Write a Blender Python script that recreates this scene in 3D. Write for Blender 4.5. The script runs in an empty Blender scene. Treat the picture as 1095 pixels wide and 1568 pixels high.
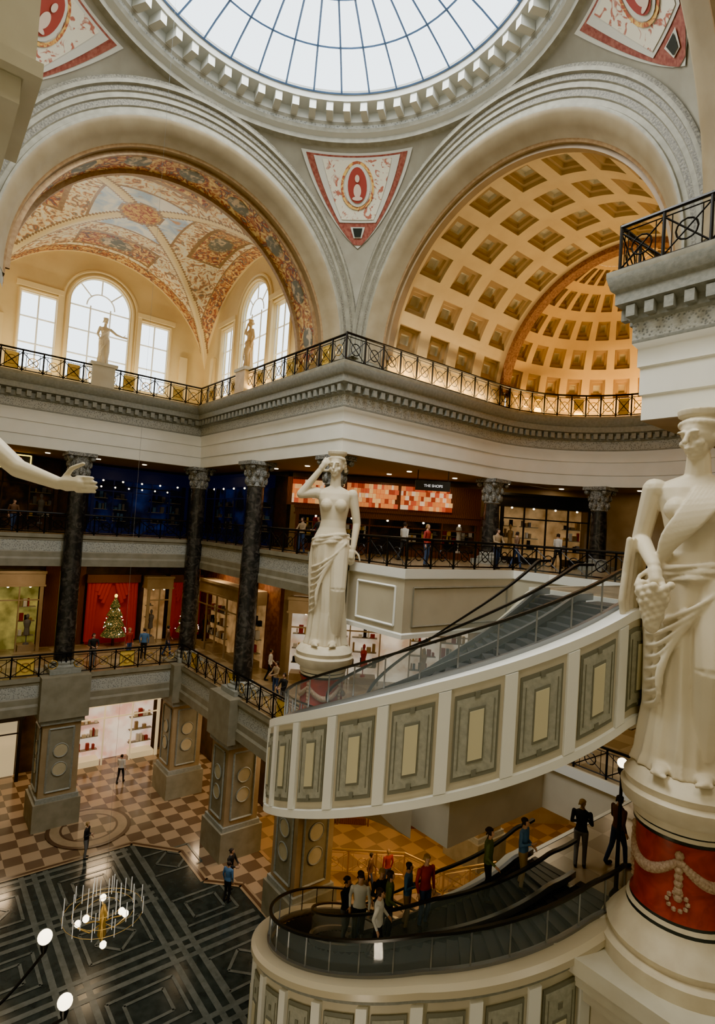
import bpy, math, random
from mathutils import Vector, Matrix
random.seed(7)
PI=math.pi; sin=math.sin; cos=math.cos
# ------------------------------------------------------------------ materials
MATS={}
def mat(name,col,rough=.6,metal=0,emit=None,es=0,col2=None,scale=3,bump=0,kind='noise',spec=.5,alpha=1,mortar=None,**k):
    m=bpy.data.materials.new(name); m.use_nodes=True; nt=m.node_tree; N=nt.nodes; L=nt.links
    b=N['Principled BSDF']; b.inputs['Roughness'].default_value=rough; b.inputs['Metallic'].default_value=metal
    b.inputs['Specular IOR Level'].default_value=spec
    c=(*col,1); b.inputs['Base Color'].default_value=c
    tc=N.new('ShaderNodeTexCoord')
    if col2 is not None or bump:
        if kind=='noise':
            t=N.new('ShaderNodeTexNoise'); t.inputs['Scale'].default_value=scale; t.inputs['Detail'].default_value=6; t.inputs['Distortion'].default_value=k.get('dist',0)
        elif kind=='voronoi':
            t=N.new('ShaderNodeTexVoronoi'); t.inputs['Scale'].default_value=scale
        elif kind=='wave':
            t=N.new('ShaderNodeTexWave'); t.inputs['Scale'].default_value=scale; t.inputs['Distortion'].default_value=k.get('dist',6); t.inputs['Detail'].default_value=3
        elif kind=='checker':
            t=N.new('ShaderNodeTexChecker'); t.inputs['Scale'].default_value=scale
        L.new(tc.outputs['Object'],t.inputs['Vector'])
        fac=t.outputs['Distance'] if kind=='voronoi' else (t.outputs['Fac'])
        if col2 is not None:
            r=N.new('ShaderNodeValToRGB'); r.color_ramp.elements[0].color=c; r.color_ramp.elements[1].color=(*col2,1)
            r.color_ramp.elements[0].position=k.get('p0',.35); r.color_ramp.elements[1].position=k.get('p1',.65)
            for p,cc in k.get('extra',[]):
                e=r.color_ramp.elements.new(p); e.color=(*cc,1)
            L.new(fac,r.inputs[0]); L.new(r.outputs[0],b.inputs['Base Color'])
            if emit=='col': L.new(r.outputs[0],b.inputs['Emission Color']); b.inputs['Emission Strength'].default_value=es
        if bump:
            bp=N.new('ShaderNodeBump'); bp.inputs['Strength'].default_value=bump; bp.inputs['Distance'].default_value=.03
            L.new(fac,bp.inputs['Height']); L.new(bp.outputs[0],b.inputs['Normal'])
    if emit and emit!='col':
        b.inputs['Emission Color'].default_value=(*emit,1); b.inputs['Emission Strength'].default_value=es
    MATS[name]=m; return m
mat('cream',(.62,.58,.44),.55,col2=(.55,.50,.36),scale=1.5)
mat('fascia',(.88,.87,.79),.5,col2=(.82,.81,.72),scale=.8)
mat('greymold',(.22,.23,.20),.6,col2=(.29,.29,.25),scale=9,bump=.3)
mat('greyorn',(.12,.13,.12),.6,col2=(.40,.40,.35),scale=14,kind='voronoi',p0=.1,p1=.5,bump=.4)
mat('archmold',(.24,.225,.165),.6,col2=(.32,.30,.225),scale=4,bump=.1)
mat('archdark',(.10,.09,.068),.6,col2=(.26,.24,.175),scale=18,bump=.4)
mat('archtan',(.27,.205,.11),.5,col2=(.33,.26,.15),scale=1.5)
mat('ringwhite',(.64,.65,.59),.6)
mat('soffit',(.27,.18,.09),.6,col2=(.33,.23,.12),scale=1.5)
mat('goldrim',(.27,.15,.06),.45,.3,col2=(.36,.23,.10),scale=8)
mat('vaultyellow',(.76,.53,.19),.6,col2=(.68,.46,.15),scale=1)
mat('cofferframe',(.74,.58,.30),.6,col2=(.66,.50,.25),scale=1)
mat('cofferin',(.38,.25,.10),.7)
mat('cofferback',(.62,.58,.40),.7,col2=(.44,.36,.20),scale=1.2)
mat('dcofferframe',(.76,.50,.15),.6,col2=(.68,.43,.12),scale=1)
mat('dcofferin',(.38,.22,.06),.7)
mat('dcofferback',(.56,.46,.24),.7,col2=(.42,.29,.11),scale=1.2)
mat('redband',(.16,.05,.02),.6,col2=(.32,.15,.07),scale=12,bump=.2)
mat('pend',(.27,.245,.18),.6,col2=(.33,.305,.23),scale=1.2)
mat('redtri',(.20,.03,.018),.6,col2=(.32,.10,.06),scale=10)
mat('panelpaint',(.70,.65,.50),.6,col2=(.40,.12,.07),scale=3.2,p0=.56,p1=.63,dist=1.5)
mat('cameo',(.30,.035,.025),.5)
mat('cameofig',(.62,.48,.38),.5)
mat('medal',(.16,.16,.12),.6,col2=(.62,.48,.30),scale=3.5,p0=.5,p1=.6)
mat('white',(.84,.83,.76),.5)
mat('framewhite',(.58,.56,.47),.5)
mat('fresco_red',(.60,.34,.11),.6,col2=(.36,.05,.02),scale=2.6,p0=.47,p1=.55,dist=2.2,extra=[(.36,(.84,.64,.26)),(.62,(.08,.13,.13)),(.70,(.70,.50,.22))])
mat('fresco_cream',(.84,.70,.38),.6,col2=(.50,.20,.07),scale=2.4,p0=.49,p1=.58,dist=2.2,extra=[(.38,(.84,.80,.64)),(.66,(.16,.18,.15)),(.74,(.75,.58,.28))])
mat('fresco_gold',(.72,.44,.11),.6,col2=(.36,.08,.03),scale=3.5,p0=.45,p1=.56,dist=2)
mat('fresco_sky',(.88,.87,.78),.6,col2=(.40,.55,.70),scale=1.1,p0=.42,p1=.62,extra=[(.70,(.60,.34,.18))],dist=.8)
mat('rib',(.80,.64,.32),.5)
mat('wallyellow',(.76,.60,.29),.6,col2=(.70,.54,.25),scale=1)
mat('iron',(.012,.011,.010),.4,.6)
mat('mullion',(.07,.13,.24),.5)
mat('goldiron',(.55,.34,.08),.35,.7)
mat('goldpanel',(.76,.50,.07),.5)
mat('marbledark',(.022,.022,.022),.2,col2=(.10,.09,.08),scale=2.5,dist=2,p0=.45,p1=.8)
mat('capital',(.30,.30,.27),.6,col2=(.13,.13,.12),scale=16,bump=.6,kind='voronoi')
mat('stone',(.26,.235,.17),.6,col2=(.20,.18,.125),scale=2)
mat('statue',(.74,.66,.48),.5,col2=(.65,.56,.39),scale=2.5,bump=.05,spec=.3)
mat('statue_gold',(.72,.52,.24),.5,col2=(.60,.40,.16),scale=2.5)
mat('redmarble',(.36,.035,.02),.35,col2=(.22,.02,.015),scale=3,dist=1)
mat('blackstone',(.015,.02,.018),.3)
mat('garland',(.48,.34,.22),.6,col2=(.30,.18,.11),scale=20,bump=.5)
mat('floor_checker',(.34,.235,.14),.15,col2=(.12,.078,.05),scale=1.4,kind='checker',p0=.4,p1=.6)
mat('floor_dark',(.018,.023,.022),.14,col2=(.031,.038,.035),scale=3)
mat('floor_band',(.10,.108,.095),.2,col2=(.068,.075,.065),scale=4)
mat('floor_tan',(.32,.225,.13),.15,col2=(.26,.18,.105),scale=2)
mat('floor_brown',(.08,.045,.028),.2)
mat('carpet',(.34,.19,.07),.3,col2=(.20,.11,.045),scale=1.2,kind='checker')
mat('slabtop',(.32,.24,.14),.25,col2=(.22,.16,.09),scale=1,kind='checker')
mat('ceil',(.30,.22,.14),.8)
mat('wood',(.10,.03,.012),.45,col2=(.15,.055,.022),scale=4,kind='wave')
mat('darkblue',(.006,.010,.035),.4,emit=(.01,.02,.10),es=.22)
mat('darkwall',(.035,.024,.017),.6,col2=(.07,.04,.022),scale=2)
mat('tanwall',(.33,.24,.14),.6,col2=(.27,.19,.105),scale=1.5)
mat('pierpanel',(.50,.43,.27),.6,col2=(.42,.35,.21),scale=1.5)
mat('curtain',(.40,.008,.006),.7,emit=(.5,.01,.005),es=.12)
mat('tree',(.04,.06,.02),.8,col2=(.85,.50,.15),scale=16,p0=.55,p1=.65,emit='col',es=.4)
mat('lamp',(1,.9,.7),.5,emit=(1,.86,.6),es=9)
mat('neon_red',(.9,.05,.03),.5,emit=(1,.08,.02),es=4)
mat('neon_yel',(.9,.7,.1),.5,emit=(1,.75,.1),es=4)
mat('signblack',(.01,.01,.01),.4)
mat('signwhite',(.9,.9,.9),.4,emit=(1,1,1),es=.8)
mat('creamlit',(.7,.6,.4),.5,emit=(1,.80,.45),es=.6)
mat('rubber',(.01,.01,.01),.35)
mat('steel',(.28,.29,.30),.3,.8)
mat('steptread',(.03,.03,.032),.45,.3)
mat('rampcream',(.60,.54,.39),.5,col2=(.54,.48,.34),scale=1)
mat('rampwhite',(.88,.88,.81),.45)
mat('rampgrey',(.32,.32,.25),.6,col2=(.42,.41,.32),scale=9,kind='noise',bump=.3)
mat('rampline',(.18,.18,.14),.6)
mat('rampgold',(.66,.60,.38),.5)
mat('rimgold',(.58,.50,.33),.3)
mat('crystal',(.9,.9,.9),.1,emit=(1,.95,.85),es=.35)
for n,c in dict(skin=(.50,.28,.18),hair=(.03,.02,.015),hairblond=(.30,.18,.07),jeans=(.035,.06,.13),black=(.014,.014,.015),grey=(.14,.14,.145),redcloth=(.30,.025,.02),whitecloth=(.65,.63,.58),bluecloth=(.07,.15,.28),tancloth=(.32,.22,.12),greencloth=(.10,.13,.06),browncloth=(.13,.07,.04),shoe=(.02,.015,.01)).items(): mat(n,c,.75)
mat('lit_warm',(.30,.15,.05),.7,col2=(.75,.48,.20),scale=1.3,p0=.35,p1=.75,emit='col',es=.55)
mat('lit_white',(.55,.38,.24),.7,col2=(.95,.85,.68),scale=1.0,p0=.35,p1=.65,emit='col',es=.9)
mat('lit_dark',(.010,.007,.005),.7,col2=(.10,.05,.02),scale=1.2,p0=.45,p1=.8,emit='col',es=.5)
mat('lit_blue',(.004,.005,.012),.7,col2=(.02,.035,.13),scale=.8,p0=.45,p1=.75,emit='col',es=.7)
mat('lit_pink',(.80,.46,.36),.7,col2=(.95,.85,.72),scale=1.0,p0=.4,p1=.6,emit='col',es=1.0)
mat('lit_green',(.16,.14,.03),.7,col2=(.55,.48,.12),scale=1.3,p0=.35,p1=.7,emit='col',es=.6)
for n,c,e in(('t_red',(.75,.12,.04),.75),('t_or',(.95,.32,.08),.8),('t_yel',(1,.58,.22),.85),('t_wh',(1,.75,.48),.85),('t_dk',(.45,.05,.02),.7)): mat(n,c,.5,emit=c,es=e)
def glassmat(name,col,tr):
    m=bpy.data.materials.new(name);m.use_nodes=True;nt=m.node_tree;N=nt.nodes;L=nt.links
    b=N['Principled BSDF'];b.inputs['Base Color'].default_value=(*col,1);b.inputs['Roughness'].default_value=.04
    t=N.new('ShaderNodeBsdfTransparent');t.inputs[0].default_value=(.95,.97,.97,1);x=N.new('ShaderNodeMixShader');x.inputs[0].default_value=1-tr
    L.new(t.outputs[0],x.inputs[1]);L.new(b.outputs[0],x.inputs[2]);L.new(x.outputs[0],N['Material Output'].inputs['Surface']);MATS[name]=m
glassmat('glass',(.38,.47,.52),.82)
# ------------------------------------------------------------------ mesh builder
class MB:
    def __init__(s): s.v=[];s.f=[];s.m=[]
    def q(s,pts,m):
        i=len(s.v); s.v+= [tuple(p) for p in pts]; s.f.append(tuple(range(i,i+len(pts)))); s.m.append(m)
    def mm(s,x0,y0,z0,x1,y1,z1,m,top=None):
        i=len(s.v); s.v+=[(x,y,z) for z in(z0,z1) for y in(y0,y1) for x in(x0,x1)]
        for k,f in enumerate([(0,2,3,1),(4,5,7,6),(0,1,5,4),(2,6,7,3),(0,4,6,2),(1,3,7,5)]):
            s.f.append(tuple(i+j for j in f)); s.m.append(top if (top and k==1) else m)
    def obox(s,c,ax,w,d,z0,z1,m):
        ax=Vector(ax).normalized(); ay=Vector((-ax.y,ax.x)); c=Vector(c[:2]); i=len(s.v)
        for z in(z0,z1):
            for a,b in((-1,-1),(1,-1),(1,1),(-1,1)):
                p=c+ax*(a*w/2)+ay*(b*d/2); s.v.append((p.x,p.y,z))
        for f in[(0,3,2,1),(4,5,6,7),(0,1,5,4),(1,2,6,5),(2,3,7,6),(3,0,4,7)]:
            s.f.append(tuple(i+j for j in f)); s.m.append(m)
    def tube(s,a,b,ra,rb,m,n=8,cap=True):
        a=Vector(a);b=Vector(b);d=(b-a)
        if d.length<1e-6:return
        d.normalize();u=d.orthogonal().normalized();w=d.cross(u);i=len(s.v)
        for c,r in((a,ra),(b,rb)):
            for k in range(n):
                t=2*PI*k/n+PI/n; s.v.append(tuple(c+u*(r*cos(t))+w*(r*sin(t))))
        for k in range(n):
            s.f.append((i+k,i+(k+1)%n,i+n+(k+1)%n,i+n+k)); s.m.append(m)
        if cap:
            s.f.append(tuple(i+k for k in range(n))[::-1]);s.m.append(m)
            s.f.append(tuple(i+n+k for k in range(n)));s.m.append(m)
    def path(s,pts,r,m,n=6):
        for a,b in zip(pts,pts[1:]): s.tube(a,b,r,r,m,n,False)
    def lathe(s,prof,c,m,n=28,sx=1,sy=1):
        i=len(s.v);k=len(prof)
        for p in prof:
            for j in range(n):
                t=2*PI*j/n; s.v.append((c[0]+p[0]*sx*cos(t),c[1]+p[0]*sy*sin(t),p[1]+(c[2] if len(c)>2 else 0)))
        for a in range(k-1):
            mm=prof[a][2] if len(prof[a])>2 else m
            for j in range(n):
                s.f.append((i+a*n+j,i+a*n+(j+1)%n,i+(a+1)*n+(j+1)%n,i+(a+1)*n+j)); s.m.append(mm)
        s.f.append(tuple(i+j for j in range(n))[::-1]);s.m.append(m)
        s.f.append(tuple(i+(k-1)*n+j for j in range(n)));s.m.append(m)
    def grid(s,fn,nu,nv,m):
        i=len(s.v)
        for a in range(nu+1):
            for b in range(nv+1): s.v.append(tuple(fn(a/nu,b/nv)))
        for a in range(nu):
            for b in range(nv):
                s.f.append((i+a*(nv+1)+b,i+(a+1)*(nv+1)+b,i+(a+1)*(nv+1)+b+1,i+a*(nv+1)+b+1))
                s.m.append(m((a+.5)/nu,(b+.5)/nv) if callable(m) else m)
    def sweep(s,path,prof,m):
        op=[offset(path,p[0]) for p in prof]; i=len(s.v); n=len(path)
        for k,p in enumerate(prof):
            for x,y in op[k]: s.v.append((x,y,p[1]))
        for k in range(len(prof)-1):
            mm=prof[k][2] if len(prof[k])>2 else m
            for j in range(n-1):
                s.f.append((i+k*n+j,i+k*n+j+1,i+(k+1)*n+j+1,i+(k+1)*n+j)); s.m.append(mm)
    def ell(s,c,r,m,n=12,rot=None):
        i=len(s.v);h=n//2
        R=rot or Matrix.Identity(3);c=Vector(c)
        for a in range(h+1):
            for b in range(n):
                th=PI*a/h;ph=2*PI*b/n
                s.v.append(tuple(c+R@Vector((r[0]*sin(th)*cos(ph),r[1]*sin(th)*sin(ph),r[2]*cos(th)))))
        for a in range(h):
            for b in range(n):
                s.f.append((i+a*n+b,i+(a+1)*n+b,i+(a+1)*n+(b+1)%n,i+a*n+(b+1)%n));s.m.append(m)
    def obj(s,name,smooth=40,loc=None,parent=None):
        me=bpy.data.meshes.new(name); me.from_pydata(s.v,[],s.f)
        names=[];ix=[]
        for x in s.m:
            if x not in names: names.append(x)
            ix.append(names.index(x))
        for x in names: me.materials.append(MATS[x])
        me.polygons.foreach_set('material_index',ix); me.validate(); me.update()
        if smooth:
            me.polygons.foreach_set('use_smooth',[True]*len(me.polygons)); me.set_sharp_from_angle(angle=math.radians(smooth))
        o=bpy.data.objects.new(name,me); bpy.context.collection.objects.link(o)
        if loc: o.location=loc
        if parent: o.parent=parent
        return o
def offset(path,d):
    out=[]
    n=len(path)
    for i,(x,y) in enumerate(path):
        ns=[]
        for a,b in((i-1,i),(i,i+1)):
            if a<0 or b>=n: continue
            dx=path[b][0]-path[a][0];dy=path[b][1]-path[a][1];l=math.hypot(dx,dy)
            if l<1e-9: continue
            ns.append((dy/l,-dx/l))
        if len(ns)==1: nx,ny=ns[0]
        else:
            nx=ns[0][0]+ns[1][0];ny=ns[0][1]+ns[1][1];q=1+ns[0][0]*ns[1][0]+ns[0][1]*ns[1][1];nx/=q;ny/=q
        out.append((x+nx*d,y+ny*d))
    return out
def walk(path,step):
    for a,b in zip(path,path[1:]):
        l=math.hypot(b[0]-a[0],b[1]-a[1]); n=max(1,round(l/step)); d=((b[0]-a[0])/l,(b[1]-a[1])/l)
        for k in range(n):
            t=(k+.5)/n; yield a[0]+(b[0]-a[0])*t,a[1]+(b[1]-a[1])*t,d[0],d[1]
def plate(name_mb,splines,thick,M,m):
    cu=bpy.data.curves.new('tmp','CURVE');cu.dimensions='2D';cu.fill_mode='BOTH';cu.extrude=thick/2
    for s in splines:
        sp=cu.splines.new('POLY');sp.points.add(len(s)-1)
        for p,c in zip(sp.points,s): p.co=(c[0],c[1],0,1)
        sp.use_cyclic_u=True
    o=bpy.data.objects.new('tmp',cu);bpy.context.collection.objects.link(o)
    me=bpy.data.meshes.new_from_object(o.evaluated_get(bpy.context.evaluated_depsgraph_get()))
    i=len(name_mb.v)
    name_mb.v+=[tuple(M@v.co) for v in me.vertices]
    for p in me.polygons: name_mb.f.append(tuple(i+k for k in p.vertices));name_mb.m.append(m)
    bpy.data.objects.remove(o);bpy.data.curves.remove(cu);bpy.data.meshes.remove(me)
def text(name,body,size,loc,ax,m,parent=None):
    cu=bpy.data.curves.new(name,'FONT');cu.body=body;cu.size=size;cu.extrude=.02;cu.align_x='CENTER'
    o=bpy.data.objects.new(name,cu);bpy.context.collection.objects.link(o)
    me=bpy.data.meshes.new_from_object(o.evaluated_get(bpy.context.evaluated_depsgraph_get()))
    bpy.data.objects.remove(o)
    ax=Vector((ax[0],ax[1],0)).normalized();up=Vector((0,0,1));nn=ax.cross(up)
    M=Matrix((ax,up,nn)).transposed().to_4x4();M.translation=Vector(loc)
    me.transform(M);me.materials.clear();me.materials.append(MATS[m])
    o=bpy.data.objects.new(name,me);bpy.context.collection.objects.link(o)
    if parent:o.parent=parent
    return o
# ------------------------------------------------------------------ dimensions
XC,YC,YN,YF=13.04,17.64,6.14,31.3
F3,F2,F1,ZE,ZC=-1.25,-8.13,-15.4,2.95,6.38
CX,CY=7.29,11.89; XE=22.04; RA=5.75
XW=.6
ZS=7.0; RI=5.6; A=6.75; ZO=7.55
arc=[(XE+RA*cos(t),CY+RA*sin(t)) for t in [PI/2-PI*k/24 for k in range(25)]]
ENT=[(-3.95,YC),(XW,YC),(XW,YF),(XC,YF),(XC,YC)]+arc+[(XC,YN),(XC,-3.95)]
# ------------------------------------------------------------------ entablature
b=MB()
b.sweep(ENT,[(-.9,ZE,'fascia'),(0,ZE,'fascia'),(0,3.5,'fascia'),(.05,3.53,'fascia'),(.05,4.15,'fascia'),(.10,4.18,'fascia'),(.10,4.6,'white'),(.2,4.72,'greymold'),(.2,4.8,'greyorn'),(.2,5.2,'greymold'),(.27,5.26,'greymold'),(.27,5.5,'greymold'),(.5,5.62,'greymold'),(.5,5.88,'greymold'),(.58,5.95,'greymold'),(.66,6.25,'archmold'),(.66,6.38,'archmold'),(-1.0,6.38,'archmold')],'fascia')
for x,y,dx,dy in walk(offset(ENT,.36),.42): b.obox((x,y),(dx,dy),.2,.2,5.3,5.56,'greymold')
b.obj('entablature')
# ------------------------------------------------------------------ railings
def railing(name,path,z,h=1.05,bay=1.15,style='x',gold=0,mtl='iron'):
    b=MB(); k=0
    for a,c in zip(path,path[1:]):
        l=math.hypot(c[0]-a[0],c[1]-a[1]); n=max(1,round(l/bay)); dx,dy=(c[0]-a[0])/l,(c[1]-a[1])/l
        b.tube((a[0],a[1],z+h),(c[0],c[1],z+h),.05,.05,mtl,6); b.tube((a[0],a[1],z+h-.13),(c[0],c[1],z+h-.13),.018,.018,mtl,4); b.tube((a[0],a[1],z+.1),(c[0],c[1],z+.1),.028,.028,mtl,4)
        for i in range(n):
            k+=1
            x0=a[0]+dx*l*i/n;y0=a[1]+dy*l*i/n;x1=a[0]+dx*l*(i+1)/n;y1=a[1]+dy*l*(i+1)/n
            b.tube((x0,y0,z),(x0,y0,z+h+.04),.04,.04,mtl,6)
            lo=z+.1;hi=z+h-.13;xm,ym,zm=(x0+x1)/2,(y0+y1)/2,(lo+hi)/2
            b.tube((x0,y0,lo),(x1,y1,hi),.02,.02,mtl,4);b.tube((x0,y0,hi),(x1,y1,lo),.02,.02,mtl,4)
            for s_ in(.18,.82): 
                xx=x0+(x1-x0)*s_;yy=y0+(y1-y0)*s_; b.tube((xx,yy,lo),(xx,yy,hi),.014,.014,mtl,4)
            R=(hi-lo)*.26; pts=[(xm+dx*R*cos(t),ym+dy*R*cos(t),zm+R*sin(t)) for t in [2*PI*j/12 for j in range(13)]]
            b.path(pts,.022,'goldiron' if gold else mtl,4)
            if gold and k%gold==0: b.obox((xm+dy*-.06,ym+dx*.06),(dx,dy),l/n*.62,.03,lo+.03,hi-.03,'goldpanel')
    b.tube((path[-1][0],path[-1][1],z),(path[-1][0],path[-1][1],z+h+.04),.045,.045,mtl,6)
    return b.obj(name,None)
rp=offset(ENT,.45)
railing('cornice_railing',rp[4:7],ZC,1.1,.95)
railing('cornice_railing',rp[6:29],ZC,1.1,.75,gold=3)
railing('cornice_railing',rp[1:5],ZC,1.05,.9,gold=3)
railing('cornice_railing',rp[28:],ZC,1.1,.95)
# ------------------------------------------------------------------ arches of the crossing
def arch(b,c,t,n,prof,seg=40,ecc=False):
    t=Vector(t);n=Vector(n);c=Vector(c);i=len(b.v);e=.05 if ecc else 0
    for p in prof:
        zs=ZS+(max(0,p[0]-RI)/(A-RI)*(ZO-ZS) if ecc else 0)
        for k in range(seg+1):
            th=-e+(PI+2*e)*k/seg; q=c+t*(p[0]*cos(th))+n*p[1]; b.v.append((q.x,q.y,zs+p[0]*sin(th)))
    for a in range(len(prof)-1):
        for k in range(seg):
            b.f.append((i+a*(seg+1)+k,i+a*(seg+1)+k+1,i+(a+1)*(seg+1)+k+1,i+(a+1)*(seg+1)+k));b.m.append(prof[a][2] if len(prof[a])>2 else 'archmold')
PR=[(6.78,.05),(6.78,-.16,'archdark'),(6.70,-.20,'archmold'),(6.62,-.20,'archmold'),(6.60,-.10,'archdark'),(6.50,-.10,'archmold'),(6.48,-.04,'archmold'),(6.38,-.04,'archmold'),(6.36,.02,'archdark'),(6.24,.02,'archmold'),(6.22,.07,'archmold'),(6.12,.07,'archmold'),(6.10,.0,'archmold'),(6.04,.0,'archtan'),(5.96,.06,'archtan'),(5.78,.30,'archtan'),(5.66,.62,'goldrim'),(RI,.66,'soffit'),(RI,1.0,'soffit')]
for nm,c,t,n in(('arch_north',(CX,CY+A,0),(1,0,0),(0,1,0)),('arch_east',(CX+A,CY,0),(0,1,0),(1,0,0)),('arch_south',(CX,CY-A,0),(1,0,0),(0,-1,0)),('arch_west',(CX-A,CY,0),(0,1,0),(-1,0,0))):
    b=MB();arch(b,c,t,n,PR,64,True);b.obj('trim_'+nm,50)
b=MB()
for sx,sy in((1,1),(1,-1),(-1,1)):
    pts=[(A+.95,RI),(A+.62,RI+.06),(A+.3,RI+.18),(A+.04,RI+.4),(A,RI+.5),(A,A),(RI+.5,A),(RI+.4,A+.04),(RI+.18,A+.3),(RI+.06,A+.62),(RI,A+.95)]
    pts=[(CX+sx*p[0],CY+sy*p[1]) for p in pts]
    for j,(p,q) in enumerate(zip(pts,pts[1:])):
        zt=ZS+.05 if j in(0,1,8,9) else ZS+.25
        b.q([(p[0],p[1],ZC),(q[0],q[1],ZC),(q[0],q[1],zt),(p[0],p[1],zt)],'archmold')
b.obj('crossing_pier',None)
RS=A*math.sqrt(2)
def sph(phi,z,e=0):
    r=math.sqrt(max(0,RS*RS-(z-ZO)**2))-e
    return (CX+r*cos(phi),CY+r*sin(phi),z)
for q in range(4):
    b=MB()
    def fn2(u,v):
        f=u*PI/2; rm=A/max(cos(f),sin(f)); r=rm+(A-rm)*v; z=ZO+math.sqrt(max(0,RS*RS-r*r)); ph=f+q*PI/2
        return (CX+r*cos(ph),CY+r*sin(ph),z)
    b.grid(fn2,32,16,'pend')
    pc=PI/4+q*PI/2; zt,zb=14.08,11.35
    def tri(e,w,v0,v1,m,dz=0,nu=14,nv=10,pw=.85):
        b.grid(lambda u,v:(lambda vv:sph(pc+(2*u-1)*math.radians(w)*(vv**pw),zb+(zt-zb)*vv+0,e))(v0+(v1-v0)*v),nu,nv,m)
    tri(.04,17.5,0,1.0,'framewhite'); tri(.06,16.2,.04,.975,'redtri'); tri(.08,14.0,.30,.955,'framewhite'); tri(.10,11.4,.33,.93,'panelpaint'); tri(.09,6.5,.12,.25,'framewhite');tri(.11,4.6,.13,.235,'blackstone')
    def disc(e,rw,rh,m,zc=13.2,n=24,inner=0):
        i=len(b.v)
        for k in range(n):
            t=2*PI*k/n
            b.v.append(sph(pc+rw*cos(t)/7.7,zc+rh*sin(t),e)); b.v.append(sph(pc+rw*inner*cos(t)/7.7,zc+rh*inner*sin(t),e))
        for k in range(n):
            j=(k+1)%n; b.f.append((i+2*k,i+2*j,i+2*j+1,i+2*k+1)); b.m.append(m)
    disc(.13,.66,.66,'fresco_gold',inner=.86);disc(.15,.50,.58,'framewhite',inner=.0);disc(.18,.38,.49,'cameo');disc(.21,.09,.10,'cameofig',13.38);disc(.2,.15,.19,'cameofig',13.05);disc(.2,.20,.06,'cameofig',12.84)
    b.obj('pendentive_%s'%('ne','nw','sw','se')[q],60)
b=MB()
b.lathe([(6.80,14.2,'archmold'),(6.62,14.26,'archmold'),(6.6,14.42,'ringwhite'),(6.42,14.5,'archmold'),(6.38,14.62,'greyorn'),(6.36,14.72,'archmold'),(6.3,14.8,'ringwhite'),(6.28,15.1,'ringwhite'),(5.72,15.14,'ringwhite'),(5.68,15.3,'ringwhite'),(5.6,15.42,'ringwhite')],(CX,CY),'archmold',96)
b.f.pop();b.m.pop();b.f.pop();b.m.pop()
for k in range(60):
    t=2*PI*k/60; b.obox((CX+6.02*cos(t),CY+6.02*sin(t)),(cos(t),sin(t)),.5,.24,14.82,15.13,'ringwhite')
b.obj('dome_cornice_ring',40)
b=MB()
def dm(r): return 15.35+2.6*math.sqrt(max(0,1-(r/7.2)**2))-2.6*math.sqrt(1-(5.65/7.2)**2)
for k in range(36):
    t=2*PI*k/36; rr=[5.65,5,4.3,3.5,2.6,1.6]
    b.path([(CX+r*cos(t),CY+r*sin(t),dm(r)) for r in rr],.032,'mullion',4)
for r in(5.65,4.3,2.9,1.6):
    b.path([(CX+r*cos(2*PI*k/72),CY+r*sin(2*PI*k/72),dm(r)) for k in range(73)],.036,'mullion',4)
b.obj('oculus_skylight_frame',None)
# ------------------------------------------------------------------ apse barrel + half dome
ST=[0,.17,.19,.27,.29,.37,.39,.5,.61,.63,.71,.73,.81,.83,1]
def dep(t):
    d=min(t,1-t); return 0 if d<=.175 else (.13 if d<=.275 else (.26 if d<=.375 else .38))
def coffers(b,fn,nu,nv,pre=''):
    us=sorted({i+t for i in range(nu) for t in ST}); vs=sorted({i+t for i in range(nv) for t in ST}); i0=len(b.v)
    D=lambda u,v:min(dep(u%1 if u<nu else 0),dep(v%1 if v<nv else 0))
    for u in us:
        for v in vs: b.v.append(tuple(fn(u/nu,v/nv,D(u,v))))
    n=len(vs)
    for a in range(len(us)-1):
        for c in range(n-1):
            b.f.append((i0+a*n+c,i0+(a+1)*n+c,i0+(a+1)*n+c+1,i0+a*n+c+1))
            d=D((us[a]+us[a+1])/2,(vs[c]+vs[c+1])/2)
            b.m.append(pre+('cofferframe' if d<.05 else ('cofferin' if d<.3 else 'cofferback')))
b=MB()
X0,X1=CX+A+.95,XE+.2
def bar(u,v,d):
    th=PI*(.02+.96*v); r=RI-.05+d; return (X0+(X1-X0)*u,CY+r*cos(th),ZS+r*sin(th))
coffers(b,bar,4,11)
b.obj('ceiling_barrel_vault',None)
b=MB()
def ringx(b,x0,x1,r0,r1,m):
    arch(b,(0,CY,0),(0,1,0),(1,0,0),[(r0,x0,m),(r1,x0,m),(r1,x1,m),(r0,x1,m)],64)
ringx(b,X1-.02,X1+.5,RI,RI-.28,'redband');ringx(b,X0-.16,X0+.12,RI+.35,RI-.12,'soffit')
b.obj('trim_apse_arch',50)
b=MB()
def hd(u,v,d):
    ph=PI/2-PI*u; th=math.radians(3)+math.radians(75)*v; r=RI-.1+d
    return (X1+.5+r*cos(th)*cos(ph),CY+r*cos(th)*sin(ph),ZS+r*sin(th))
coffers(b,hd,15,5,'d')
b.grid(lambda u,v:(lambda th,ph:(X1+.5+(RI-.1)*cos(th)*cos(ph),CY+(RI-.1)*cos(th)*sin(ph),ZS+(RI-.1)*sin(th)))(math.radians(78+12*v),PI/2-PI*u),20,3,'vaultyellow')
b.grid(lambda u,v:(X1+.5+(RI-.1)*cos(PI/2-PI*u),CY+(RI-.1)*sin(PI/2-PI*u),ZC+(ZS+.3-ZC)*v),30,1,'vaultyellow')
for y in(CY-RI+.03,CY+RI-.03): b.mm(X0-.05,y-.03,ZC,X1+.5,y+.03,ZS+.35,'vaultyellow')
b.obj('ceiling_apse_half_dome',None)
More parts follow.
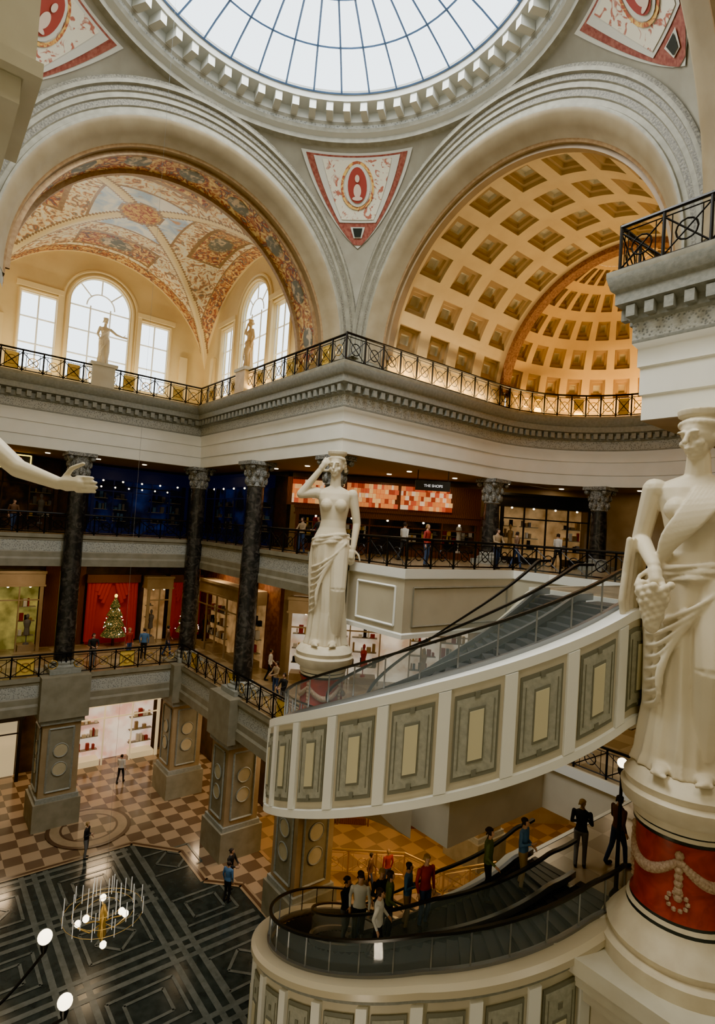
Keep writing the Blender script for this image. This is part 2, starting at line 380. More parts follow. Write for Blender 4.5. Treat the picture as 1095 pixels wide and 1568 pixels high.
# ------------------------------------------------------------------ wing vault
b=MB()
arch(b,(CX,0,0),(1,0,0),(0,1,0),[(RI+.3,CY+A+.9,'goldrim'),(RI-.14,CY+A+.9,'goldrim'),(RI-.14,CY+A+1.0,'goldrim'),(RI+.0,CY+A+1.03,'fresco_red'),(RI+.0,20.9,'goldrim'),(RI-.14,20.92,'goldrim'),(RI-.14,21.1,'rib')],64)
i=len(b.v)
for k in range(49):
    th=PI*k/48; b.v.append((CX+(RI-.14)*cos(th),21.1,ZS+(RI-.14)*sin(th))); b.v.append((CX+6.15*cos(th),21.1,7.5+6.15*sin(th)))
for k in range(48): b.f.append((i+2*k,i+2*k+1,i+2*k+3,i+2*k+2));b.m.append('fresco_gold')
for k in range(9):
    th=PI*(k+.5)/9; R_=Matrix.Rotation(PI/2-th,3,'Y'); ym=(CY+A+1.03+20.9)/2
    for rr,ss,m_ in((RI+.01,1.0,'goldrim'),(RI-.01,.84,'medal')): b.ell((CX+rr*cos(th),ym,ZS+rr*sin(th)),(.62*ss,.42*ss,.03),m_,20,R_)
b.obj('ceiling_wing_arch_band',50)
b=MB(); GR=6.1; GY=26.3; GZ=7.5
def gro(u,v):
    x=GR*sin((u-.5)*PI);y=GR*sin((v-.5)*PI);h=max(math.sqrt(max(0,GR*GR-x*x)),math.sqrt(max(0,GR*GR-y*y)))
    return (CX+x,GY+y,GZ+h)
def gm(u,v):
    x=GR*sin((u-.5)*PI);y=GR*sin((v-.5)*PI);r=math.hypot(x,y);d=abs(abs(x)-abs(y));mx=max(abs(x),abs(y));mn=min(abs(x),abs(y))
    if r<.8:return 'fresco_gold'
    if r<.95:return 'goldrim'
    if d<.26: return 'rib'
    if d<.36: return 'goldrim'
    if mx>5.8: return 'rib'
    if mx>5.1: return 'fresco_red'
    if mx>4.98: return 'goldrim'
    if 2.9<mx<4.7 and mn<1.9:
        e=((mx-3.85)/.62)**2+(mn/.85)**2
        if e<.72: return 'medal'
        if e<1: return 'goldrim'
        return 'goldrim' if (mx<3.05 or mx>4.55 or mn>1.78) else 'fresco_red'
    if 1.9<mx<2.0: return 'goldrim'
    if mx<1.9: return 'fresco_sky'
    return 'fresco_cream'
b.grid(gro,160,160,gm)
b.obj('ceiling_groin_vault',60)
def circle(cx,cy,r,a0=0,a1=PI,n=24): return [(cx+r*cos(a0+(a1-a0)*k/n),cy+r*sin(a0+(a1-a0)*k/n)) for k in range(n+1)]
def lunette(name,org,ax,nrm,n0):
    M=Matrix(((ax[0],0,nrm[0],org[0]),(ax[1],0,nrm[1],org[1]),(0,1,0,0),(0,0,0,1)))
    b=MB()
    outer=[(-GR-.05,ZC)]+[(-x,y) for x,y in circle(0,GZ,GR+.05)]+[(GR+.05,ZC)]
    holes=[[(-1.5,6.9),(1.5,6.9)]+circle(0,10.9,1.5)]+[[(s*2.9-.8,6.9),(s*2.9+.8,6.9),(s*2.9+.8,10.7),(s*2.9-.8,10.7)] for s in(-1,1)]
    plate(b,[outer]+holes,.3,M,'wallyellow')
    def fr(pts,w,m,closed=False):
        b.path([tuple(M@Vector((p[0],p[1],-.18))) for p in pts],w,m,6)
    for r in(1.62,1.85): fr([(-r,6.9)]+[(-x,y) for x,y in circle(0,10.9,r)]+[(r,6.9)],.08,'rib')
    for s in(-1,1):
        fr([(s*2.9-.88,6.9),(s*2.9-.88,10.8),(s*2.9+.88,10.8),(s*2.9+.88,6.9)],.07,'rib')
        p=M@Vector((s*2.9,10.98,-.22)); b.obox((p.x,p.y),ax,2.1,.25,10.9,11.15,'rib')
        p=M@Vector((s*4.6,0,-.2)); b.obox((p.x,p.y),ax,.45,.2,ZC,9.3,'rib')
        for dd in(1.98,):
            p=M@Vector((s*dd,0,-.2)); b.obox((p.x,p.y),ax,.22,.2,ZC,11.1,'rib')
    b.obj(name,40)
    for k,(cc,w,top) in enumerate(((0,1.5,12.4),(-2.9,.8,10.7),(2.9,.8,10.7))):
        f=MB()
        def bm(a,c,r=.04): f.tube(tuple(M@Vector((a[0],a[1],0))),tuple(M@Vector((c[0],c[1],0))),r,r,'white',4)
        for xx in ([-w,-.5,.5,w] if k==0 else [-w,0,w]): bm((cc+xx,6.9),(cc+xx,10.9 if k==0 else top))
        for zz in(6.95,8.2,9.5,10.75): bm((cc-w,zz),(cc+w,zz))
        if k==0:
            pp=circle(0,10.9,1.5)
            for a_,c_ in zip(pp,pp[1:]): bm(a_,c_)
            pp=circle(0,10.9,.7)
            for a_,c_ in zip(pp,pp[1:]): bm(a_,c_,.035)
            for t in(45,90,135): bm((.7*cos(math.radians(t)),10.9+.7*sin(math.radians(t))),(1.5*cos(math.radians(t)),10.9+1.5*sin(math.radians(t))),.035)
        f.obj('window_%d'%(n0+k),None)
lunette('wall_wing_north',(CX,GY+GR),(1,0),(0,1),1)
lunette('wall_wing_east',(CX+GR,GY),(0,-1),(1,0),4)
b=MB()
b.q([(CX-GR,20,ZC),(CX-GR,GY+GR,ZC),(CX-GR,GY+GR,13.7),(CX-GR,20,13.7)],'wallyellow')
b.obj('wall_wing_west',None)
b=MB();b.mm(-4.3,-4.3,F1,-4,39,14.4,'cream');b.obj('wall_west',None)
b=MB();b.mm(-4.3,-4.3,F1,34,-4,14.4,'cream');b.obj('wall_south',None)
b=MB();b.mm(13.6,-4,ZC+.01,13.8,CY-A-.9,14.4,'cream');b.obj('wall_south_arm_east',None)
b=MB();b.mm(-4,CY+A+.9,ZC+.01,CX-A+.2,CY+A+1.1,14.4,'cream');b.obj('wall_west_arm_north',None)
b=MB();b.mm(-4.3,-4.3,14.35,20,CY-A+.02,14.5,'cream');b.mm(-4.3,CY-A+.02,14.35,CX-A+.02,21,14.5,'cream');b.obj('ceiling_arms',None)
# ------------------------------------------------------------------ floor slabs & ceilings
SLAB=[(.12,0),(.12,-.18),(.05,-.22),(.05,-.32),(.03,-.33,'greyorn'),(.03,-.85),(.06,-.9),(.06,-1.15),(.12,-1.25),(.12,-1.6),(-.6,-1.6)]
def edge(b,path,z,scale=1,m='stone'):
    b.sweep(path,[(p[0],z+p[1]*scale,p[2] if len(p)>2 else m) for p in SLAB],m)
b=MB()
for x0,y0,x1,y1 in((-3.9,YF+.35,34,39),(XC+.35,17.2,34,YF+.35),(13.5,14.1,34,17.2),(19.6,8.9,34,14.1),(13.35,-3.9,34,8.9)):
    b.mm(x0,y0,F3-1.5,x1,y1,F3,'stone','slabtop')
E3=[(-3.9,YF+.35),(XC+.35,YF+.35),(XC+.35,17.2)]
edge(b,E3,F3)
E3b=[(XC+.35,17.2),(13.5,17.2),(13.5,14.1),(19.6,14.1),(19.6,8.9),(13.35,8.9),(13.35,-3.9)]
b.sweep(E3b,[(.0,F3+.01),(.1,F3+.01,'rampwhite'),(.1,F3-.32,'rampwhite'),(.03,F3-.36,'rampcream'),(.03,F3-2.2,'rampwhite'),(.08,F3-2.25,'rampwhite'),(.08,F3-2.4,'rampwhite'),(-.6,F3-2.4,'rampwhite')],'rampcream')
b.obj('floor_upper_gallery',None)
b=MB()
def frame(b,p,q,z0,z1,off,w,m):
    o=offset([p,q],off);p,q=o
    for A_,B_ in(((p[0],p[1],z0),(q[0],q[1],z0)),((q[0],q[1],z0),(q[0],q[1],z1)),((q[0],q[1],z1),(p[0],p[1],z1)),((p[0],p[1],z1),(p[0],p[1],z0))): b.tube(A_,B_,w,w,m,4)
frame(b,(13.5,16.6),(13.5,14.5),F3-2.0,F3-.65,.05,.05,'rampwhite');frame(b,(13.9,14.1),(19.2,14.1),F3-2.0,F3-.65,.05,.04,'stone')
b.obj('trim_balcony_panel',None)
railing('gallery_railing',[(-3.9,YF+.45),(XC+.45,YF+.45),(XC+.45,17.5)],F3)
railing('gallery_railing',[(13.6,17.2),(13.6,14.2),(19.7,14.2),(19.7,8.8)],F3)
b=MB()
for x0,y0,x1,y1 in((-3.9,YF-.6,34,39),(XC-.6,18.0,34,YF-.6),(14.3,12.2,34,18.0),(19.6,8.5,34,12.2),(11.4,-3.9,34,5.9),(13.0,5.9,34,8.5)):
    b.mm(x0,y0,F2-1.75,x1,y1,F2,'stone','slabtop')
edge(b,[(-3.9,YF-.6),(XC-.6,YF-.6),(XC-.6,18.0),(14.3,18.0)],F2,1.1)
b.sweep([(14.3,18),(14.3,12.2),(19.6,12.2),(19.6,8.5),(13,8.5),(13,5.9),(11.4,5.9),(11.4,-3.9)],[(.01,F2+.01),(.12,F2+.01,'rampwhite'),(.12,F2-.35,'rampcream'),(.03,F2-.4,'rampcream'),(.03,F2-1.9,'rampcream'),(-.5,F2-1.9,'rampcream')],'rampcream')
b.obj('floor_middle_gallery',None)
railing('gallery_railing',[(-3.9,YF-.5),(XC-.5,YF-.5),(XC-.5,18.3)],F2,gold=4)
railing('gallery_railing',[(14.4,13),(14.4,12.3),(19.7,12.3),(19.7,8.6)],F2)
railing('gallery_railing',[(15.5,20.5),(18.5,18.2),(19,16.3),(21.5,15.5)],F1,mtl='goldiron')
b=MB(); b.mm(-8,-8,F1-.3,36,40,F1,'floor_checker','floor_checker'); b.obj('floor',None)
b=MB()
def flat(b,pts,z,m): b.q([(x,y,z) for x,y in pts],m)
flat(b,[(-4,-4),(12.2,-4),(12.2,21.5),(11.0,22.6),(11.0,25.2),(9.3,27),(-4,27)],F1+.012,'floor_dark')
def strip(x0,y0,x1,y1,w,m='floor_band',z=F1+.02):
    dx,dy=x1-x0,y1-y0;l=math.hypot(dx,dy);nx,ny=-dy/l*w/2,dx/l*w/2
    flat(b,[(x0+nx,y0+ny),(x0-nx,y0-ny),(x1-nx,y1-ny),(x1+nx,y1+ny)],z,m)
xs=[-2,1.6,5.2,8.8,12.0]; ys=[5,8.6,12.2,15.8,19.4,23.0,26.6]
for x in xs[1:-1]:
    for o in(-.45,0,.45): strip(x+o,-3.9,x+o,26.8,.2,z=F1+.018)
for y in ys:
    for o in(-.45,0,.45): strip(-3.9,y+o,11.9 if y<21 else 9,y+o,.2,z=F1+.022)
for i,x in enumerate(xs[:-1]):
    for j,y in enumerate(ys[:-1]):
        mx,my=(x+xs[i+1])/2,(y+ys[j+1])/2
        for h in (1.05,.62)if (i+j)%2 else (1.05,.45):
            c=[(mx-h,my-h*.8),(mx+h,my-h*.8),(mx+h,my+h*.8),(mx-h,my+h*.8)]
            if not (i+j)%2 and h<.6: c=[(mx,my-.7),(mx+.7,my),(mx,my+.7),(mx-.7,my)]
            for k in range(4): strip(*c[k],*c[(k+1)%4],.11,z=F1+.026)
for a_,c_ in zip([(12.2,-4),(12.2,21.5),(11.0,22.6),(11.0,25.2),(9.3,27),(-4,27)],[(12.2,21.5),(11.0,22.6),(11.0,25.2),(9.3,27),(-4,27)]): strip(*a_,*c_,.34,'floor_tan',F1+.03);strip(*a_,*c_,.14,'floor_brown',F1+.034)
for cx_,cy_ in((8.0,29.4),):
    for r,m,z in((1.9,'floor_brown',.04),(1.72,'floor_tan',.044),(1.3,'floor_brown',.046),(1.2,'floor_checker',.048)): flat(b,[(cx_+r*cos(2*PI*k/40),cy_+r*sin(2*PI*k/40)) for k in range(40)],F1+z,m)
flat(b,[(14,19),(27,13),(34,13),(34,26),(14,26)],F1+.015,'carpet')
b.obj('floor_inlay',None)
b=MB(); z0,z1=ZE-.02,ZE+.25
for x0,y0,x1,y1 in((-4,YF+.02,34,39),(XC+.02,YC+.02,34,YF+.02),(XE+RA,-4,34,YC+.02),(XC+.02,-4,XE,YN-.02),(XE,-4,XE+RA,YN-.02)): b.mm(x0,y0,z0,x1,y1,z1,'ceil')
for s in(1,-1):
    for k in range(12):
        t0=PI/2*k/12;t1=PI/2*(k+1)/12
        p0=(XE+RA*cos(t0),CY+s*RA*sin(t0));p1=(XE+RA*cos(t1),CY+s*RA*sin(t1));b.q([(p0[0],p0[1],z0),(p1[0],p1[1],z0),(p1[0],CY+s*RA,z0),(p0[0],CY+s*RA,z0)],'ceil')
b.obj('ceiling',None)
b=MB()
LP=[(x,33.3) for x in(3,5.5,8,10.5,13)]+[(15,y) for y in(20,23,26,29)]+[(18.5,19.5),(21.5,19.3),(24.5,18.3),(27.5,17),(29,13.5),(19,21.5)]
for x,y in LP: b.lathe([(.12,ZE-.05),(.12,ZE-.01)],(x,y),'lamp',12)
b.obj('ceiling_downlights',None)
# ------------------------------------------------------------------ columns and piers
def column(x,y,z0,z1,r=.5,name='marble_column'):
    b=MB()
    b.mm(x-r*1.5,y-r*1.5,z0,x+r*1.5,y+r*1.5,z0+.22,'greymold')
    b.lathe([(r*1.4,z0+.22,'greymold'),(r*1.42,z0+.32,'greymold'),(r*1.15,z0+.4,'greymold'),(r*1.2,z0+.5,'greymold'),(r,z0+.58,'marbledark'),(r*.98,(z0+z1)/2,'marbledark'),(r*.86,z1-1.25,'capital'),(r*.98,z1-1.2,'capital'),(r*.9,z1-1.12,'capital'),(r*1.0,z1-.75,'capital'),(r*1.12,z1-.6,'capital'),(r*1.05,z1-.5,'capital'),(r*1.3,z1-.22,'capital'),(r*1.3,z1-.2)],(x,y),'capital',24)
    for k in range(8):
        t=2*PI*k/8
        for zz,rr,l in((z1-.95,1.0,.34),(z1-.6,1.1,.3)):
            p=(x+r*rr*cos(t+(.39 if l==.3 else 0)),y+r*rr*sin(t+(.39 if l==.3 else 0)))
            b.ell((p[0],p[1],zz),(.11,.11,l*.6),'capital',8)
    for sx in(-1,1):
        for sy in(-1,1): b.ell((x+sx*r*1.08,y+sy*r*1.08,z1-.3),(.14,.14,.14),'capital',8)
    b.mm(x-r*1.45,y-r*1.45,z1-.2,x+r*1.45,y+r*1.45,z1-.03,'capital')
    b.obj(name,45)
for x,y in((6.64,YF),(XC,YF),(XC,24.4),(XW-.2,YF)): column(x,y,F2+.05,ZE,.47)
for x,y in((22.6,CY+RA+.1),(XE+RA*cos(.49),CY+RA*sin(.49)),(XE+RA*cos(-.49),CY+RA*sin(-.49)),(XC+.45,18.6)): column(x,y,F3,ZE,.42)
def pier(x,y,w=1.7,z0=F1,z1=F2-1.75):
    b=MB();h=w/2
    b.mm(x-h-.2,y-h-.2,z0,x+h+.2,y+h+.2,z0+1.3,'stone');b.mm(x-h-.1,y-h-.1,z0+1.3,x+h+.1,y+h+.1,z0+1.5,'greymold')
    b.mm(x-h,y-h,z0+1.5,x+h,y+h,z1-.5,'tanwall');b.mm(x-h-.12,y-h-.12,z1-.5,x+h+.12,y+h+.12,z1-.25,'greymold');b.mm(x-h-.25,y-h-.25,z1-.25,x+h+.25,y+h+.25,F2+.04,'stone')
    for ax in((1,0),(0,1)):
        if ax==(1,0): P=lambda u,z,o:(x+u,y-h-o,z)
        else: P=lambda u,z,o:(x-h-o,y+u,z)
        zc=(z0+1.5+z1-.5)/2; zz0,zz1=z0+1.75,z1-.75
        b.q([P(-.5,zz0,.02),P(.5,zz0,.02),P(.5,zz1,.02),P(-.5,zz1,.02)],'stone')
        b.path([P(-.55,zz0,.03),P(.55,zz0,.03),P(.55,zz1,.03),P(-.55,zz1,.03),P(-.55,zz0,.03)],.05,'greymold',4)
        for zr in(zc+.45,zc-.45):
            b.q([P(.30*cos(2*PI*k/20),zr+.30*sin(2*PI*k/20),.05) for k in range(20)],'pierpanel')
            b.path([P(.33*cos(2*PI*k/20),zr+.33*sin(2*PI*k/20),.05) for k in range(21)],.03,'greymold',4)
    b.obj('stone_pier',None)
for x,y in((6.64,YF-.1),(XC,YF-.1),(XC,24.4),(XC+.1,18.6),(XW-.2,YF)): pier(x,y)
pier(22.5,17.5);pier(27,13)
b=MB();b.mm(-3.95,6.35,4.3,.66,8,9,'cream');b.mm(-3.95,6.25,4.15,.72,8,4.3,'cream');b.mm(-3.95,6.4,3.9,.56,8,4.15,'cream');b.obj('stone_pier_block',None)
# ------------------------------------------------------------------ back walls with shops
b=MB(); YB=37.5
b.mm(-4,YB,F1,36,YB+.3,ZE-.03,'darkwall'); b.obj('wall_north',None)
b=MB(); b.mm(16.2,26.6,F1+.05,16.5,YB,F2-1.76,'darkwall');b.mm(16.2,26.6,F2+.02,16.5,YB,F3-1.6,'wood');b.mm(16.2,26.6,F3+.02,16.5,YB,ZE-.03,'darkwall')
b.obj('wall_gallery_east',None)
DIA=[(16.2,26.62),(24.6,19.9),(29.5,16.6),(31.3,11.5),(31.3,-4)]
b=MB()
for a_,c_ in zip(DIA,DIA[1:]):
    l=math.hypot(c_[0]-a_[0],c_[1]-a_[1]);m_=((a_[0]+c_[0])/2,(a_[1]+c_[1])/2)
    b.obox((m_[0]+.2,m_[1]+.2),(c_[0]-a_[0],c_[1]-a_[1]),l+.2,.3,F1,ZE-.03,'tanwall')
b.obj('wall_diagonal_shops',None)
def shop(name,p,q,z0,z1,back,framem='wood',header=None,n=4,door=True,items=True,pal=('tancloth','whitecloth','redcloth','black','grey','goldiron')):
    b=MB(); L=math.hypot(q[0]-p[0],q[1]-p[1]); ax=((q[0]-p[0])/L,(q[1]-p[1])/L); nr=(ax[1],-ax[0])
    P=lambda u,o:(p[0]+ax[0]*u+nr[0]*o,p[1]+ax[1]*u+nr[1]*o)
    b.obox(P(L/2,.08),ax,L,.08,z0,z1,back)
    hz=z1-(z1-z0)*.18; H=hz-z0
    b.obox(P(L/2,.60),ax,L+.3,1.0,hz,z1,header or framem)
    b.obox(P(L/2,1.12),ax,L+.4,.08,z1-.1,z1+.05,framem);b.obox(P(L/2,1.12),ax,L+.4,.06,hz-.02,hz+.08,framem)
    dk=n//2
    for k in range(n+1):
        u=L*k/n; b.obox(P(u,1.08),ax,.18 if k in(0,n) else .07,.1,z0,hz,framem)
    b.obox(P(L/2,1.08),ax,L,.06,z0+H*.78,z0+H*.78+.07,framem)
    for k in range(n):
        u0=L*k/n+.12;w=L/n-.24
        if k==dk: continue
        b.obox(P(u0+w/2,.6),ax,w,.9,z0,z0+.35,framem)
        for s in range(3):
            zz=z0+.75+s*(H-1.2)/3
            b.obox(P(u0+w/2,.28),ax,w,.3,zz,zz+.04,'stone')
            uu=u0+.05
            while uu<u0+w-.12:
                ww=random.uniform(.08,.28);hh=random.uniform(.12,.5)
                if random.random()<.75: b.obox(P(uu+ww/2,.3),ax,ww*.85,.2,zz+.04,zz+.04+hh,random.choice(pal))
                uu+=ww+.03
        if items and k%2==0:
            u=u0+w*.5; zb=z0+.35; c=random.choice(pal)
            b.lathe([(.16,zb),(.14,zb+.1),(.03,zb+.12),(.03,zb+.5),(.17,zb+.55),(.13,zb+.95),(.20,zb+1.25),(.16,zb+1.38),(.05,zb+1.42),(.05,zb+1.48),(.09,zb+1.56),(.08,zb+1.68),(.02,zb+1.74)],P(u,.8),c,12,1,.7)
    for k in range(n): b.ell((*P(L*(k+.5)/n,.85),hz-.06),(.06,.06,.05),'lamp',8)
    return b.obj(name,None)
W_=YB
shop('shopfront',(8.6,W_),(14.4,W_),F3,ZE-.2,'lit_blue','darkblue',n=5,items=False,pal=('black','grey','bluecloth'))
shop('shopfront',(2.6,W_),(6.6,W_),F3,ZE-.2,'lit_dark','darkwall',n=3)
shop('shopfront',(3.0,W_),(6.3,W_),F2,F2+4.5,'lit_green','tanwall',n=3)
shop('shopfront',(12.4,W_),(13.8,W_),F2,F2+4.2,'lit_warm','tanwall',n=2)
shop('shopfront',(7.0,W_),(13.6,W_),F1,F1+4.4,'lit_pink','creamlit',n=4,pal=('redcloth','whitecloth','tancloth','cream'))
shop('shopfront',(1.6,W_),(5.8,W_),F1,F1+4.2,'creamlit','signblack',n=2,items=False)
shop('shopfront',(16.2,35),(16.2,28),F3,ZE-.2,'lit_blue','darkblue',n=5,items=False,pal=('black','grey','bluecloth'))
shop('shopfront',(16.2,35),(16.2,28),F2,F2+4.3,'lit_warm','tanwall',n=5)
shop('shopfront',(16.8,26.2),(24.3,20.2),F3,ZE-1.9,'lit_dark','wood',n=5)
shop('shopfront',(25.2,19.5),(29.2,16.8),F3,ZE-.5,'lit_warm','signblack',n=4)
shop('shopfront',(16.8,26.2),(24.3,20.2),F2,F2+4.3,'lit_white','tanwall',n=6)
shop('shopfront',(25.2,19.5),(29.2,16.8),F2,F2+4.3,'lit_warm','tanwall',n=4)
shop('shopfront',(16.8,26.2),(24.3,20.2),F1,F1+4.3,'lit_warm','wood',n=6)
b=MB()
for u in(-3.6,-.7,2.2):
    c=(19.75+.781*u,22.65-.625*u)
    for r_ in range(5):
        k=0
        while k<2.6:
            w_=random.uniform(.10,.26);cc=(c[0]+.781*(k+w_/2-1.3),c[1]-.625*(k+w_/2-1.3))
            b.obox(cc,(.781,-.625),w_-.012,.10,ZE-1.72+r_*.25,ZE-1.72+r_*.25+.235,random.choice(['t_red','t_or','t_or','t_yel','t_wh','t_dk','t_or','t_yel']));k+=w_
b.obox((19.85,22.75),(.781,-.625),10.4,.1,ZE-1.85,ZE-.35,'wood');b.obj('illuminated_billboard',None)
def stage(x,y,w):
    b=MB();z=F2
    b.mm(x-w/2,y-.1,z,x+w/2,y,z+4,'curtain')
    for k in range(14):
        u=-w/2+w*k/13; sag=abs(u)/(w/2)
        b.tube((x+u,y-.25,z+4),(x+u+(.25 if u>0 else -.25)*(1-sag)*2,y-.3,z+(4-1.6*(1-sag) if sag<.55 else .2)),.12,.14,'curtain',8)
    b.mm(x-w/2-.2,y-.5,z+3.8,x+w/2+.2,y-.1,z+4.3,'wood')
    b.obj('curtain_stage',50)
    t=MB(); t.tube((x,y-1,z),(x,y-1,z+.7),.08,.08,'wood')
    t.lathe([(.75,z+.6),(.35,z+1.25),(.62,z+1.2),(.28,z+1.9),(.48,z+1.85),(.18,z+2.4),(.32,z+2.38),(.02,z+3.0)],(x,y-1),'tree',16)
    for k in range(60):
        h=random.random();a=random.random()*6.28;r=.75*(1-h)+.04;t.ell((x+r*cos(a),y-1+r*sin(a),z+.7+2.2*h),(.03,.03,.03),'lamp',6)
    t.ell((x,y-1,z+3.05),(.1,.1,.12),'neon_yel',8)
    t.obj('christmas_tree',40)
stage(10.4,W_-.1,2.8);stage(15.1,W_-.1,2.0)
b=MB();b.mm(6.6,W_-.15,F2,8.8,W_,F2+4.8,'wood');b.obj('wall_panel_wood',None)
e=MB();e.mm(2.6,35.0,1.95,5.1,35.15,2.85,'signblack')
e.path([(2.7,34.97,2.05),(5.0,34.97,2.05),(5.0,34.97,2.78),(2.7,34.97,2.78),(2.7,34.97,2.05)],.03,'neon_yel',4)
s=e.obj('neon_sign',None);text('letters','INCI',.75,(3.85,34.93,2.12),(1,0),'neon_red',s)
e=MB();e.obox((18.7,18.1),(.7826,-.6225),1.6,.12,2.0,2.45,'signblack')
for s_ in(-.7,.7):
    e.tube((18.7+.7826*s_,18.1-.6225*s_,2.45),(18.7+.7826*s_,18.1-.6225*s_,ZE),.025,.025,'iron',4)
s=e.obj('hanging_sign',None);text('letters','THE SHOPS',.17,(18.66,18.02,2.16),(.7826,-.6225),'signwhite',s)
b=MB()
for k in range(6): b.ell((8.9+k*.8,35.9,1.55),(.05,.05,.05),'lamp',8)
b.mm(8.7,35.9,1.62,13.2,35.96,1.68,'iron');b.obj('string_lights',None)
# ------------------------------------------------------------------ spiral escalators
HC=(12.83,10.9)
def interp(tab,a):
    for (a0,z0),(a1,z1) in zip(tab,tab[1:]):
        if a0>=a>=a1: return z0+(z1-z0)*(a0-a)/(a0-a1)
    return tab[0][1] if a>tab[0][0] else tab[-1][1]
def spiral(name,tab,H,low=False,R=5.3,Rin=2.35):
    zt=lambda a:interp(tab,a); a0,a1=tab[0][0],tab[-1][0]
    b=MB()
    def pt(a,r,z): return (HC[0]+r*cos(math.radians(a)),HC[1]+r*sin(math.radians(a)),z)
    def strip(a_s,a_e,prof,m,step=2.5):
        n=max(1,int(abs(a_s-a_e)/step)); i=len(b.v);k=len(prof)
        for j in range(n+1):
            a=a_s+(a_e-a_s)*j/n
            for p in prof: b.v.append(pt(a,p[0],zt(a)+p[1]))
        for j in range(n):
            for c in range(k-1):
                b.f.append((i+j*k+c,i+j*k+c+1,i+(j+1)*k+c+1,i+(j+1)*k+c));b.m.append(prof[c][2] if len(prof[c])>2 else m)
        if k>2:
            b.f.append(tuple(i+c for c in range(k)));b.m.append(m);b.f.append(tuple(i+n*k+c for c in range(k)));b.m.append(m)
    if low:
        strip(a0,a1,[(R-.35,-.3,'rimgold'),(R-.33,.02,'rimgold'),(R-.2,.08,'rimgold'),(R+.02,.08,'rimgold'),(R+.12,.0,'rimgold'),(R+.12,-.14,'rimgold'),(R+.04,-.2,'greymold'),(R+.04,-.26,'rampcream'),(R-.02,-.3,'rampcream'),(R-.02,-H,'rampwhite'),(R-.3,-H,'rampcream'),(Rin,-1.3,'rampcream'),(Rin,0,'rampcream'),(Rin+.2,0,'rampcream'),(Rin+.2,-.3,'steptread'),(R-.35,-.3,'steptread')],'rampcream')
        t0=-.32
    else:
        strip(a0,a1,[(R-.3,-.3,'rampwhite'),(R-.3,.0,'rampwhite'),(R+.05,.0,'rampwhite'),(R+.05,-.2,'rampwhite'),(R,-.22,'rampcream'),(R,-H+.2,'rampwhite'),(R+.06,-H+.18,'rampwhite'),(R+.06,-H,'rampwhite'),(R-.3,-H,'rampcream'),(Rin,-H+.6,'rampcream'),(Rin,0,'rampcream'),(Rin+.2,0,'rampcream'),(Rin+.2,-.3,'steptread'),(R-.3,-.3,'steptread')],'rampcream')
        t0=-.22
    st=12.2 if low else 13.6; a=a0-(6 if low else .5)
    def sl(as_,ae,z0,z1,r,m,th=.04):
        strip(as_,ae,[(R-.1,z0),(r,z0),(r,z1),(R-.1,z1)],m,1.7)
    hb=-H+ (.2)
    while a>a1+2:
        pw=2.6
        sl(a,a-pw,t0,hb,R+.07,'rampwhite')
        c0,c1=a-pw-1.0,a-st+1.0
        if c1>a1:
            sl(c0+.2,c1-.2,t0-.16,hb+.16,R+.02,'rampline');sl(c0-.3,c1+.3,t0-.25,hb+.25,R+.035,'rampgrey')
            mid=(c0+c1)/2; zc=(t0+hb)/2; hh=(t0-hb)*.27
            sl(c0-.9,c0-1.05,t0-.38,hb+.38,R+.05,'rampline');sl(c1+1.05,c1+.9,t0-.38,hb+.38,R+.05,'rampline')
            sl(mid+1.7,mid-1.7,zc+hh,zc-hh,R+.055,'rampline');sl(mid+1.45,mid-1.45,zc+hh-.06,zc-hh+.06,R+.07,'rampgold')
            for zz in (zc+hh+.18,zc-hh-.26): sl(mid+.5,mid-.5,zz+.12,zz,R+.055,'rampline')
        a-=st
    n=int((a0-a1)/3.6)
    for j in range(n):
        aa=a0-(j+.0)*3.6; ab=aa-3.6; z=zt((aa+ab)/2)+(-.06)
        for r0,r1 in((2.75,3.65),(3.95,4.8)):
            i=len(b.v)
            for zz in(z-.35,z):
                for (q_,r_) in((aa,r0),(aa,r1),(ab,r1),(ab,r0)): b.v.append(pt(q_,r_,zz))
            for f in[(4,5,6,7),(0,1,5,4),(1,2,6,5),(2,3,7,6),(3,0,4,7)]: b.f.append(tuple(i+k for k in f));b.m.append('steptread')
    for r in(2.65,3.78,4.95):
        strip(a0,a1,[(r-.05,-.05,'steel'),(r-.05,.10,'steel'),(r+.05,.10,'steel'),(r+.05,-.05,'steel')],'steel')
        strip(a0,a1,[(r,.10,'glass'),(r,.78,'glass')],'glass')
        strip(a0,a1,[(r-.04,.77,'rubber'),(r-.04,.83,'rubber'),(r+.04,.83,'rubber'),(r+.04,.77,'rubber'),(r-.04,.77,'rubber')],'rubber')
        if r>4.5:
            aa=a0
            while aa>a1: b.tube(pt(aa,r,zt(aa)),pt(aa,r,zt(aa)+.8),.022,.022,'steel',4);aa-=9
    return b.obj(name,35),zt,pt
_,ztU,ptU=spiral('spiral_escalator',[(274,F3-.02),(263,F3-.03),(216,-2.95),(149,-5.45),(85,-7.75),(72,F2)],2.43)
_,ztL,ptL=spiral('spiral_escalator',[(272,F2+.3),(258,F2+.25),(216,-8.95),(149,-11.45),(48,-15.0),(40,F1+.1)],4.0,low=True)
